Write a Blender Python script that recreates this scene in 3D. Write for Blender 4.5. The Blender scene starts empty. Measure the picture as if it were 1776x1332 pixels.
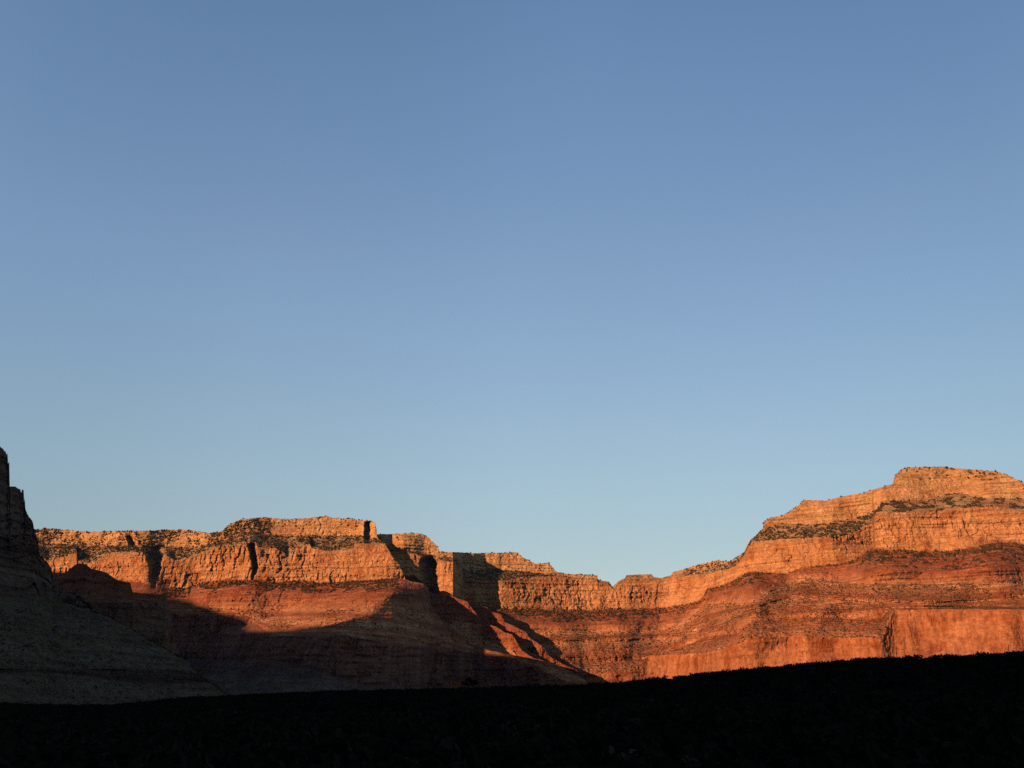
import bpy, math, random
import numpy as np
from mathutils import Vector

random.seed(7)
rng = np.random.default_rng(11)
SC = bpy.context.scene
COL = SC.collection
R = math.radians

# ------------------------------------------------------------------ camera frame used to survey the canyon
W0, H0 = 1776.0, 1332.0
FPX = 1341.0
HORIZON = 1240.0
PITCH = math.atan((HORIZON - H0 / 2) / FPX)
CP, SP = math.cos(PITCH), math.sin(PITCH)

SUN_AZ = 50.0          # degrees: the sun stands behind the viewer, this far round to the left
SUN_EL = 10.0
SA, CA, TE = math.sin(R(SUN_AZ)), math.cos(R(SUN_AZ)), math.tan(R(SUN_EL))


def zeta(py):
    """rise per metre of forward distance for a sight line at image height py"""
    yu = (H0 / 2 - py) / FPX
    return (SP + CP * yu) / (CP - SP * yu)


def place(px, D, z):
    """world x for a sight line px at forward distance D and height z"""
    return (px - W0 / 2) / FPX * (D * CP + z * SP)


# ------------------------------------------------------------------ noise
def _h(ix, iy, iz):
    n = (ix * 374761393 + iy * 668265263 + iz * 2147483647 + 1013904223) & 0xFFFFFFFF
    n = ((n ^ (n >> 13)) * 1274126177) & 0xFFFFFFFF
    n = ((n ^ (n >> 16)) * 2246822519) & 0xFFFFFFFF
    return ((n ^ (n >> 15)) & 0xFFFFFF).astype(np.float64) / 0xFFFFFF


def vnoise(x, y=0.0, z=0.0):
    x, y, z = np.broadcast_arrays(np.asarray(x, float), np.asarray(y, float), np.asarray(z, float))
    fx, fy, fz = np.floor(x), np.floor(y), np.floor(z)
    ix, iy, iz = fx.astype(np.int64), fy.astype(np.int64), fz.astype(np.int64)
    ux, uy, uz = x - fx, y - fy, z - fz
    ux, uy, uz = [u * u * u * (u * (u * 6 - 15) + 10) for u in (ux, uy, uz)]
    out = 0
    for a in (0, 1):
        for b in (0, 1):
            for c in (0, 1):
                w = (ux if a else 1 - ux) * (uy if b else 1 - uy) * (uz if c else 1 - uz)
                out = out + w * _h(ix + a, iy + b, iz + c)
    return out * 2 - 1


def fbm(x, y=0.0, z=0.0, o=4, g=0.5):
    s, a, t = 0, 1.0, 0.0
    for i in range(o):
        f = 2.03 ** i
        s = s + a * vnoise(np.asarray(x) * f + 17.3 * i, np.asarray(y) * f - 9.1 * i, np.asarray(z) * f + 5.7 * i)
        t += a
        a *= g
    return s / t


# ------------------------------------------------------------------ mesh helpers
def mesh_from(name, V, F, mat=None, attrs=None, smooth=False):
    """V (n,3) array, F (m,k) int array with k = 3 or 4"""
    V = np.asarray(V, np.float32)
    F = np.asarray(F, np.int32)
    me = bpy.data.meshes.new(name)
    k = F.shape[1]
    me.vertices.add(len(V))
    me.vertices.foreach_set('co', V.ravel())
    me.loops.add(F.size)
    me.loops.foreach_set('vertex_index', F.ravel())
    me.polygons.add(len(F))
    me.polygons.foreach_set('loop_start', np.arange(len(F), dtype=np.int32) * k)
    if smooth:
        me.polygons.foreach_set('use_smooth', np.ones(len(F), bool))
    for an, arr in (attrs or {}).items():
        a = me.attributes.new(an, 'FLOAT', 'POINT')
        a.data.foreach_set('value', np.asarray(arr, np.float32).ravel())
    me.update(calc_edges=True)
    me.validate()
    if mat:
        me.materials.append(mat)
    return me


def link(name, me, label=None, cat=None, group=None, kind=None, parent=None):
    o = bpy.data.objects.new(name, me)
    COL.objects.link(o)
    for k, v in (('label', label), ('category', cat), ('group', group), ('kind', kind)):
        if v:
            o[k] = v
    if parent:
        o.parent = parent
    return o


def grid_faces(nr, nc):
    i = np.arange(nr - 1)[:, None] * nc + np.arange(nc - 1)[None, :]
    return np.stack([i, i + 1, i + nc + 1, i + nc], -1).reshape(-1, 4)


# ------------------------------------------------------------------ materials
def nodes(mat):
    mat.use_nodes = True
    nt = mat.node_tree
    nt.nodes.clear()
    return nt, nt.nodes, nt.links


def ramp_node(N, stops, interp='LINEAR'):
    r = N.new('ShaderNodeValToRGB')
    r.color_ramp.interpolation = interp
    el = r.color_ramp.elements
    while len(el) < len(stops):
        el.new(0.5)
    for e, (p, c) in zip(el, stops):
        e.position = p
        e.color = (*c, 1) if len(c) == 3 else c
    return r


def noise_node(N, L, coord, scale, nscale=1.0, detail=6, rough=0.6, dist=0.0):
    mp = N.new('ShaderNodeMapping')
    mp.inputs['Scale'].default_value = scale
    L.new(coord, mp.inputs['Vector'])
    n = N.new('ShaderNodeTexNoise')
    n.inputs['Scale'].default_value = nscale
    n.inputs['Detail'].default_value = detail
    n.inputs['Roughness'].default_value = rough
    n.inputs['Distortion'].default_value = dist
    L.new(mp.outputs[0], n.inputs['Vector'])
    return n.outputs['Fac']


def math_node(N, L, op, a, b=None, c=None, clamp=False):
    m = N.new('ShaderNodeMath')
    m.operation = op
    m.use_clamp = clamp
    for i, v in enumerate((a, b, c)):
        if v is None:
            continue
        if isinstance(v, (int, float)):
            m.inputs[i].default_value = v
        else:
            L.new(v, m.inputs[i])
    return m.outputs[0]


def mix_node(N, L, blend, fac, a, b):
    m = N.new('ShaderNodeMix')
    m.data_type = 'RGBA'
    m.blend_type = blend
    for i, v in ((0, fac), (6, a), (7, b)):
        if isinstance(v, (int, float)):
            m.inputs[i].default_value = v
        elif isinstance(v, tuple):
            m.inputs[i].default_value = (*v, 1)
        else:
            L.new(v, m.inputs[i])
    return m.outputs[2]


def rock_material(name, stops, stain=(0.30, 0.12, 0.06), scrub=(0.10, 0.085, 0.045), streak=0.6, layer=0.72, bump=1.0, wob=0.012, scree=0.6, screec=(0.32, 0.15, 0.075)):
    """bedded sandstone and limestone: colour follows the bed ('strat'), with bedding lines, water streaks,
    blotches and scrubby soil on gentler ground ('soil')"""
    m = bpy.data.materials.new(name)
    nt, N, L = nodes(m)
    out = N.new('ShaderNodeOutputMaterial')
    bs = N.new('ShaderNodeBsdfPrincipled')
    bs.inputs['Roughness'].default_value = 0.95
    bs.inputs['Specular IOR Level'].default_value = 0.0
    L.new(bs.outputs[0], out.inputs[0])
    geo = N.new('ShaderNodeNewGeometry')
    P = geo.outputs['Position']
    st = N.new('ShaderNodeAttribute')
    st.attribute_name = 'strat'
    cl = N.new('ShaderNodeAttribute')
    cl.attribute_name = 'cliff'
    big = noise_node(N, L, P, (0.004, 0.004, 0.006), detail=5)
    w = math_node(N, L, 'MULTIPLY_ADD', math_node(N, L, 'SUBTRACT', big, 0.5), wob * 4, st.outputs['Fac'])
    rp = ramp_node(N, stops)
    L.new(w, rp.inputs[0])
    col = rp.outputs[0]
    # beds
    bed = noise_node(N, L, P, (0.004, 0.004, 0.12), detail=7, rough=0.75)
    bedr = ramp_node(N, [(0.3, (1 - layer,) * 3), (0.5, (1.0,) * 3), (0.7, (1 + layer * 0.6,) * 3)])
    L.new(bed, bedr.inputs[0])
    pb = noise_node(N, L, P, (0.005, 0.005, 0.012), detail=4, rough=0.6)
    pbr = ramp_node(N, [(0.36, (0.35,) * 3), (0.58, (1.0,) * 3)])
    L.new(pb, pbr.inputs[0])
    sheer = ramp_node(N, [(0.165, (1, 1, 1)), (0.18, (0, 0, 0))])
    L.new(st.outputs['Fac'], sheer.inputs[0])
    shr = math_node(N, L, 'MULTIPLY', sheer.outputs[0], cl.outputs['Fac'])
    bmix = math_node(N, L, 'MULTIPLY', pbr.outputs[0], math_node(N, L, 'MULTIPLY_ADD', shr, -0.8, 1.0))
    col = mix_node(N, L, 'MULTIPLY', bmix, col, bedr.outputs[0])
    # brushed vertical weathering on the sheer walls
    vs_ = noise_node(N, L, P, (0.05, 0.05, 0.0035), detail=7, rough=0.7)
    vsr = ramp_node(N, [(0.33, (0.55, 0.46, 0.42)), (0.5, (1, 1, 1)), (0.66, (1.3, 1.45, 1.5))])
    L.new(vs_, vsr.inputs[0])
    col = mix_node(N, L, 'MULTIPLY', math_node(N, L, 'MULTIPLY_ADD', shr, 0.6, math_node(N, L, 'MULTIPLY', cl.outputs['Fac'], 0.3)), col, vsr.outputs[0])
    # beds of harder, paler rock that stand out as thin ledges
    lg = N.new('ShaderNodeAttribute')
    lg.attribute_name = 'ledge'
    ln = noise_node(N, L, P, (0.012, 0.012, 0.05), detail=5, rough=0.7)
    lnr = ramp_node(N, [(0.42, (0.0,) * 3), (0.58, (1,) * 3)])
    L.new(ln, lnr.inputs[0])
    col = mix_node(N, L, 'MULTIPLY', math_node(N, L, 'MULTIPLY', lg.outputs['Fac'], lnr.outputs[0]), col, (1.42, 1.7, 1.75))
    # fractures
    dn = N.new('ShaderNodeTexNoise')
    dn.inputs['Scale'].default_value = 0.02
    dn.inputs['Detail'].default_value = 4
    L.new(P, dn.inputs['Vector'])
    va = N.new('ShaderNodeVectorMath')
    va.operation = 'MULTIPLY_ADD'
    L.new(dn.outputs['Color'], va.inputs[0])
    va.inputs[1].default_value = (34, 34, 34)
    L.new(P, va.inputs[2])
    vm = N.new('ShaderNodeMapping')
    vm.inputs['Scale'].default_value = (0.034, 0.012, 0.026)
    L.new(va.outputs[0], vm.inputs['Vector'])
    vo_ = N.new('ShaderNodeTexVoronoi')
    vo_.feature = 'DISTANCE_TO_EDGE'
    vo_.inputs['Scale'].default_value = 1.0
    L.new(vm.outputs[0], vo_.inputs['Vector'])
    fr = ramp_node(N, [(0.0, (1, 1, 1)), (0.085, (0, 0, 0))])
    L.new(vo_.outputs['Distance'], fr.inputs[0])
    fm = noise_node(N, L, P, (0.009, 0.009, 0.011), detail=3)
    fmr = ramp_node(N, [(0.44, (0, 0, 0)), (0.56, (1, 1, 1))])
    L.new(fm, fmr.inputs[0])
    frac = math_node(N, L, 'MULTIPLY', math_node(N, L, 'MULTIPLY', fr.outputs[0], fmr.outputs[0]), math_node(N, L, 'MULTIPLY_ADD', shr, -0.85, cl.outputs['Fac'], clamp=True))
    col = mix_node(N, L, 'MULTIPLY', math_node(N, L, 'MULTIPLY', frac, 0.5), col, (0.42, 0.34, 0.32))
    # blotches
    bl = noise_node(N, L, P, (0.012, 0.012, 0.010), detail=8, rough=0.7)
    blr = ramp_node(N, [(0.32, (0.68, 0.50, 0.41)), (0.46, (0.98, 0.95, 0.92)), (0.55, (1.05, 1.07, 1.08)), (0.70, (1.28, 1.42, 1.6))])
    L.new(bl, blr.inputs[0])
    col = mix_node(N, L, 'MULTIPLY', 1.0, col, blr.outputs[0])
    gr = noise_node(N, L, P, (0.07, 0.07, 0.13), detail=6, rough=0.75)
    grr = ramp_node(N, [(0.32, (0.62, 0.57, 0.54)), (0.5, (1, 1, 1)), (0.68, (1.32, 1.36, 1.4))])
    L.new(gr, grr.inputs[0])
    col = mix_node(N, L, 'MULTIPLY', 0.8, col, grr.outputs[0])
    # vertical water streaks, only on walls
    sk = noise_node(N, L, P, (0.045, 0.045, 0.0045), detail=6, rough=0.65)
    skr = ramp_node(N, [(0.46, (0, 0, 0)), (0.66, (1, 1, 1))])
    L.new(sk, skr.inputs[0])
    pt = noise_node(N, L, P, (0.006, 0.006, 0.008), detail=3)
    ptr = ramp_node(N, [(0.42, (0, 0, 0)), (0.6, (1, 1, 1))])
    L.new(pt, ptr.inputs[0])
    f = math_node(N, L, 'MULTIPLY', math_node(N, L, 'MULTIPLY', skr.outputs[0], ptr.outputs[0]), cl.outputs['Fac'])
    f = math_node(N, L, 'MULTIPLY', f, streak)
    col = mix_node(N, L, 'MIX', f, col, stain)
    # old red stains, like wide blots on the walls
    bt = noise_node(N, L, P, (0.016, 0.016, 0.013), detail=4, rough=0.55, dist=0.4)
    btr = ramp_node(N, [(0.57, (0, 0, 0)), (0.66, (1, 1, 1))])
    L.new(bt, btr.inputs[0])
    col = mix_node(N, L, 'MULTIPLY', math_node(N, L, 'MULTIPLY', math_node(N, L, 'MULTIPLY', btr.outputs[0], cl.outputs['Fac']), 0.75), col, (0.62, 0.45, 0.40))
    # pale scree fans
    sf = noise_node(N, L, P, (0.011, 0.004, 0.004), detail=6, rough=0.6)
    sfr = ramp_node(N, [(0.5, (0, 0, 0)), (0.62, (1, 1, 1))])
    L.new(sf, sfr.inputs[0])
    invs = math_node(N, L, 'SUBTRACT', 1.0, cl.outputs['Fac'], clamp=True)
    col = mix_node(N, L, 'MIX', math_node(N, L, 'MULTIPLY', math_node(N, L, 'MULTIPLY', sfr.outputs[0], invs), scree), col, screec)
    # scrub and soil speckle on gentler ground
    sp = noise_node(N, L, P, (0.09, 0.09, 0.09), detail=5, rough=0.75)
    spr = ramp_node(N, [(0.5, (0, 0, 0)), (0.64, (1, 1, 1))])
    L.new(sp, spr.inputs[0])
    inv = math_node(N, L, 'SUBTRACT', 1.0, cl.outputs['Fac'], clamp=True)
    f2 = math_node(N, L, 'MULTIPLY', math_node(N, L, 'MULTIPLY', spr.outputs[0], inv), 0.7)
    col = mix_node(N, L, 'MIX', f2, col, scrub)
    L.new(col, bs.inputs['Base Color'])
    # broken surface
    b1 = noise_node(N, L, P, (0.10, 0.10, 0.22), detail=8, rough=0.7)
    bp = N.new('ShaderNodeBump')
    bp.inputs['Strength'].default_value = 1.0
    bp.inputs['Distance'].default_value = 8.0 * bump
    L.new(math_node(N, L, 'SUBTRACT', b1, math_node(N, L, 'MULTIPLY', frac, 0.35)), bp.inputs['Height'])
    L.new(bp.outputs[0], bs.inputs['Normal'])
    return m


def plain_material(name, c0, c1, scale=1.0, rough=0.9, per_plant=True):
    m = bpy.data.materials.new(name)
    nt, N, L = nodes(m)
    out = N.new('ShaderNodeOutputMaterial')
    bs = N.new('ShaderNodeBsdfPrincipled')
    bs.inputs['Roughness'].default_value = rough
    bs.inputs['Specular IOR Level'].default_value = 0.0
    L.new(bs.outputs[0], out.inputs[0])
    geo = N.new('ShaderNodeNewGeometry')
    n = noise_node(N, L, geo.outputs['Position'], (scale,) * 3, detail=3)
    rp = ramp_node(N, [(0.35, c0), (0.65, c1)])
    L.new(n, rp.inputs[0])
    L.new(rp.outputs[0], bs.inputs['Base Color'])
    return m


def strat_stops(cols):
    """cols: list of (boundary index position, colour) -> ramp stops over K"""
    return cols


KS = 12.0
COCO = (0.61, 0.285, 0.118)
COCO2 = (0.55, 0.25, 0.10)
KAIB = (0.60, 0.325, 0.14)
HERM = (0.32, 0.098, 0.046)
SUPA = (0.34, 0.106, 0.048)
SUPL = (0.56, 0.24, 0.11)
REDW = (0.48, 0.17, 0.065)
TALU = (0.16, 0.135, 0.10)
wall_stops = [(0.0, TALU), (1.0 / KS, TALU), (1.12 / KS, (0.40, 0.17, 0.09)), (2.0 / KS, REDW), (2.15 / KS, (0.38, 0.15, 0.08)),
              (3.0 / KS, SUPA), (3.3 / KS, SUPL), (4.1 / KS, SUPA), (5.2 / KS, SUPL), (6.1 / KS, HERM), (7.0 / KS, SUPL),
              (7.9 / KS, SUPA), (8.2 / KS, HERM), (8.93 / KS, HERM), (9.05 / KS, COCO), (9.5 / KS, COCO), (9.9 / KS, COCO2),
              (10.1 / KS, (0.40, 0.25, 0.13)), (10.9 / KS, (0.45, 0.27, 0.14)), (11.05 / KS, (0.60, 0.32, 0.14)),
              (11.5 / KS, KAIB), (12.0 / KS, KAIB)]
M_WALL = rock_material('canyon_rock', wall_stops, streak=0.4)
mesa_shade_stops = [(0.0, (0.15, 0.105, 0.075)), (0.65 / KS, (0.15, 0.10, 0.07)), (0.8 / KS, (0.12, 0.07, 0.06)), (1.0 / KS, (0.18, 0.085, 0.06)), (1.1 / KS, (0.24, 0.11, 0.075)),  # lower beds greyed and darkened to imitate their shade; upper beds as canyon wall
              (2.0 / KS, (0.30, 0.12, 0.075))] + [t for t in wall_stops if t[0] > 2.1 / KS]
M_MESA = rock_material('mesa_rock_low_shade', mesa_shade_stops, streak=0.4, scree=0.3, screec=(0.26, 0.12, 0.07))
M_RED = rock_material('red_ledge_rock', [(0, SUPA), (0.3, HERM), (0.55, SUPL), (0.75, SUPA), (1, HERM)])
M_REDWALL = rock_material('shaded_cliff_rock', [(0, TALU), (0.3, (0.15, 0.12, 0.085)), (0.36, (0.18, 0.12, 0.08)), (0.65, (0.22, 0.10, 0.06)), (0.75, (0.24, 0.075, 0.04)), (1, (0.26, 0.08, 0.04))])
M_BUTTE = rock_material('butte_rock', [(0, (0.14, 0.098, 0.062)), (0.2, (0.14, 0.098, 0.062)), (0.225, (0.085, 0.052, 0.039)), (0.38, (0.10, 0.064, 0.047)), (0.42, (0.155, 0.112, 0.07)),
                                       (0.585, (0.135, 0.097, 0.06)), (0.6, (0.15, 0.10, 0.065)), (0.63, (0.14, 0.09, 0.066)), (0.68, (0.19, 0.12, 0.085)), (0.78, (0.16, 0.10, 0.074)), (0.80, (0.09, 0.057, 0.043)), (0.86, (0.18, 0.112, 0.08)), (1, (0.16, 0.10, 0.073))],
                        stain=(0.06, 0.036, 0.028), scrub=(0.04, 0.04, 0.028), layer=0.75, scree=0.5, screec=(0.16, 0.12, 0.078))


# ------------------------------------------------------------------ bedded terrain
KIND_C = {'cliff': 0.10, 'slope': 1.5, 'step': 0.85, 'ledgy': 0.35, 'talus': 1.75, 'bench': 1.5}
KIND_CLIFF = {'cliff': 1.0, 'slope': 0.0, 'step': 0.35, 'ledgy': 0.75, 'talus': 0.0, 'bench': 0.0}


def interp(px, pts):
    a = np.array(pts, float)
    return np.interp(px, a[:, 0], a[:, 1])


def stair(s, n, seed):
    """fraction of run at fraction of rise s: treads between near-vertical risers of uneven height; and where the risers are"""
    r = np.random.default_rng(seed)
    e = np.cumsum(r.uniform(0.35, 1.8, n))
    e = np.concatenate([[0], e / e[-1]])
    out = np.zeros_like(s)
    ris = np.zeros_like(s)
    for a, b in zip(e[:-1], e[1:]):
        w = b - a
        m = a + w * r.uniform(0.4, 0.7)       # riser up to m, tread m..b
        out += w * (np.clip((s - a) / (m - a), 0, 1) * 0.08 + np.clip((s - m) / (b - m), 0, 1) * 0.92)
        ris = np.where((s >= a) & (s < m), 1.0, ris)
    return out, ris


def terrain(name, px, curves, kinds, ref, dref, rows, mat, label, spines=(), jit=1.0, lf=1.0, steps=5, seed=0,
            back=((25, -1), (120, -8), (350, -60), (650, -330), (800, -700)), jitter_from=0, smooth=0, smooth_from=0, rel=None, rag=0.0, sc=1.0, lowd=None):
    """Survey of one landform. curves[k]: sight-line height of bed boundary k along px, foot first, crest last.
    dref: forward distance of boundary ref. The beds are then stood up in metres from there: walls nearly
    vertical, slopes at their angle of repose."""
    nc = len(px)
    K = len(curves) - 1
    Y = np.array([interp(px, c) for c in curves])
    if rag:
        y0 = interp(px, curves[-1])
        qx = np.zeros(nc)
        for cell, amp in ((19.0, 5.0), (8.0, 3.5), (3.6, 1.6)):
            ci = np.floor(y0 / cell).astype(np.int64)
            qx += rag * amp * (_h(ci, ci * 0 + int(cell * 10), ci * 0) - 0.5) * 2
        Y[-1] = interp(px + qx, curves[-1])
    for k in range(jitter_from, K + 1):
        a = jit * (1.0 if k < K else 0.55)
        Y[k] += a * (1.1 * fbm(px / 26.0, k * 7.7 + seed, 0, 2) + (1.0 if k == K else 0.25) * fbm(px / 5.0, k * 3.1 + seed, 4, 2))
    for k in range(2, K):
        Y[k] = np.minimum(Y[k], Y[k - 1] - 0.15)
    for k in range(K - 1, -1, -1):
        Y[k] = np.maximum(Y[k], Y[k + 1] + 0.15)
    T = zeta(Y)
    D = np.zeros((K + 1, nc))
    Z = np.zeros((K + 1, nc))
    D[ref] = interp(px, dref)
    if smooth:
        w = np.hanning(2 * smooth + 1)
        sm = np.convolve(np.pad(D[ref], smooth, mode='edge'), w / w.sum(), 'valid')
        D[ref] = np.where(px > smooth_from, sm, D[ref])
    Z[ref] = T[ref] * D[ref]
    C = np.array([KIND_C[k] for k in kinds])
    def even(a, kind):
        if kind in ('cliff', 'ledgy') or not smooth:
            return a
        n = 75 if kind == 'bench' else 15
        w = np.hanning(2 * n + 1)
        return np.where(px > smooth_from, np.convolve(np.pad(a, n, mode='edge'), w / w.sum(), 'valid'), a)

    for k in range(ref, K):
        dz = (T[k + 1] * D[k] - Z[k]) / (1 - C[k] * T[k + 1])
        D[k + 1] = np.maximum(even(D[k] + C[k] * dz, kinds[k]), D[k] + 4)
        Z[k + 1] = T[k + 1] * D[k + 1]
    for k in range(ref, 0, -1):
        dz = (T[k - 1] * D[k] - Z[k]) / (1 - C[k - 1] * T[k - 1])
        D[k - 1] = even(D[k] + C[k - 1] * dz, kinds[k - 1])
        if lowd:
            D[k - 1] = np.maximum(D[k - 1], interp(px, lowd))
        Z[k - 1] = T[k - 1] * D[k - 1]
    # rows
    RD, RZ, ST, CL, YY, BK, LG = [], [], [], [], [], [], []
    fade = np.clip(0.65 + 0.9 * fbm(px / 60.0, seed + 3.3, 1.0, 3), 0, 1)
    for k in range(K):
        n = rows[k]
        s = (np.arange(n) + (0 if k else 0)) / n
        s = s[:, None] * np.ones((1, nc))
        ns, am, rk = {'step': (steps, 1.0, 0.55), 'ledgy': (steps, 1.0, 0.3), 'cliff': (4, 0.8, 0.0), 'slope': (8, 0.85, 0.6),
                      'bench': (3, 0.35, 0.3), 'talus': (4, 0.15, 0.12)}[kinds[k]]
        sw = np.clip(s + (0.03 * fbm(px / 55.0, seed, k, 2) + 0.012 * fbm(px / 9.0, seed, k + 5, 2))[None, :], 0, 1)
        ga, ra_ = stair(sw, ns, seed * 31 + k)
        gb, rb_ = stair(sw, ns + 2, seed * 57 + k)
        pick_ = np.clip(0.5 + 3 * vnoise(px / 80.0, k * 2.3, seed + 0.5), 0, 1)[None, :]
        f = am * fade[None, :]
        g = (ga * pick_ + gb * (1 - pick_)) * f + s * (1 - f)
        ris = (ra_ * pick_ + rb_ * (1 - pick_)) * np.clip(fade + 0.2, 0, 1)[None, :]
        base_cl = KIND_CLIFF[kinds[k]] - (0.2 if kinds[k] == 'ledgy' else 0)
        RD.append(D[k] + (D[k + 1] - D[k]) * g)
        RZ.append(Z[k] + (Z[k + 1] - Z[k]) * s)
        YY.append(Y[k] + (Y[k + 1] - Y[k]) * s)
        ST.append((k + s) / K)
        CL.append(np.clip(base_cl + rk * ris, 0, 1))
        BK.append(np.full(n, k))
        LG.append(ris if kinds[k] in ('step', 'slope') else np.zeros_like(s))
    RD.append(D[K:K + 1]); RZ.append(Z[K:K + 1]); YY.append(Y[K:K + 1])
    ST.append(np.ones((1, nc))); CL.append(np.zeros((1, nc)) + 0.3); BK.append(np.array([K]))
    LG.append(np.zeros((1, nc)))
    LGc = np.concatenate(LG)
    RD, RZ, YY, ST, CL = [np.concatenate(a) for a in (RD, RZ, YY, ST, CL)]
    BK = np.concatenate(BK)
    # soften the change of character between beds
    CLs = CL.copy()
    for _ in range(1):
        CLs[1:-1] = (CLs[:-2] + 2 * CLs[1:-1] + CLs[2:]) / 4
    PX0 = np.broadcast_to(px, RD.shape)
    RL = np.interp(np.arange(len(BK)), np.arange(len(BK)), np.array([(rel or [1] * K)[min(b, K - 1)] for b in BK]))[:, None]
    LEDG = np.array([1.0 if kinds[min(b, K - 1)] == 'ledgy' else 0.0 for b in BK])[:, None]
    CLr = CLs * RL * np.clip(0.55 + 1.9 * fbm(PX0 / 62.0, RZ / 70.0, seed + 9.3, 3), 0.08, 1.35)
    PX = PX0
    X = place(PX, RD, RZ)
    # relief in metres, inwards positive
    XW = X
    X, RDs, RZs = X * sc, RD * sc, RZ * sc
    bo = (BK * 13.7)[:, None] + seed
    d = 26 * lf * fbm(X / 260, RDs / 260, RZs / 700 + seed, 3)
    d += CLr * 16 * lf * fbm(X / 80, RDs / 200, RZs / 130 + bo, 3)
    # jointed blocks of three sizes, each course broken at its own beds
    for bl, am in ((58, 10.0), (23, 8.0), (10, 5.0)):
        zz = RZs / (bl * 0.8) + 0.5 * fbm(X / (bl * 3), 0, bl + seed, 2)
        zi = np.floor(zz).astype(np.int64)
        xx = X / bl + 0.35 * fbm(X / (bl * 1.3), RZs / (bl * 0.7), bl, 2) + 5.3 * _h(zi // 2, zi * 0 + bl, zi * 0)
        xi = np.floor(xx).astype(np.int64)
        hb = _h(xi, zi // 2, zi * 0 + bl + seed)
        d += CLr * am * lf * (hb - 0.5)
        ed = np.minimum(xx - xi, 1 - (xx - xi))
        d += CLr * am * 0.8 * lf * np.clip(1 - ed / 0.13, 0, 1) * (hb > 0.55)
    n1 = fbm(X / 95 + bo, RDs / 95, RZs / 160 + bo, 3)
    d += CLr * 9 * lf * np.exp(-np.abs(n1) / 0.03) * np.clip(fbm(X / 210 + bo, RZs / 90, 8, 2) * 3, 0, 1)
    g1 = fbm(X / 75 + 31 + seed, RDs / 240, RZs / 900, 4)
    d += (1 - CLs) * 7 * lf * (0.5 - np.abs(g1) * 1.6)
    g2 = fbm(X / 22 + 3 + seed, RDs / 60, RZs / 60, 3)
    d += (1 - CLs) * 5 * lf * g2
    bed = fbm(RZs / 9.0 + 0.6 * fbm(X / 130, RZs / 50, 2.2, 2), seed * 1.7, X / 900, 3)
    d += (2.0 + 4.0 * CLs + 3.0 * CLs * LEDG) * bed * min(1, lf)
    d += 4.2 * fbm(X / 12.0, RDs / 12.0, RZs / 9.0, 3, 0.6) * min(1, lf)
    d = d / sc
    for pts, prof, wl, wr in spines:
        pc = np.interp(YY, [p[1] for p in pts], [p[0] for p in pts])
        pa = sorted(prof)
        ya = [p[0] for p in pa]
        am = np.interp(YY, ya, [p[1] for p in pa])
        ws = np.interp(YY, ya, [p[2] if len(p) > 2 else 1.0 for p in pa])
        pc = pc + min(0.35 * min(wl, wr), 4.0) * fbm(YY / 7.0, seed + wl, PX / 30, 2)
        t = PX - pc
        u = np.where(t < 0, -t / wl, t / wr) / ws
        d -= am * np.clip(1 - np.sqrt(u * u + 0.015) + 0.12, 0, 1)
    k = 1 + d / RD
    RD2, RZ2 = RD * k, RZ * k
    # behind the crest
    bd, bz = [RD2], [RZ2]
    for L_, dz_ in back:
        bd.append(RD2[-1:] + L_ + 10 * fbm(px / 30, L_, seed, 2)[None, :])
        bz.append(RZ2[-1:] + dz_)
    RDa, RZa = np.concatenate(bd), np.concatenate(bz)
    RZa = np.maximum(RZa, -120.0)
    PXa = np.broadcast_to(px, RDa.shape)
    Xa = place(PXa, RDa, RZa)
    V = np.stack([Xa, RDa, RZa], -1)
    nb = len(back)
    STa = np.concatenate([ST, np.ones((nb, nc))])
    CLa = np.concatenate([CLs, np.zeros((nb, nc)) + 0.2])
    F = grid_faces(V.shape[0], nc)
    me = mesh_from(name, V.reshape(-1, 3), F, mat, {'strat': STa, 'cliff': CLa, 'ledge': np.concatenate([LGc, np.zeros((nb, nc))])})
    o = link(name, me, label=label, kind='structure')
    return {'o': o, 'V': V[:len(BK)], 'B': BK, 'PX': px, 'Y': YY, 'all': V}


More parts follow.
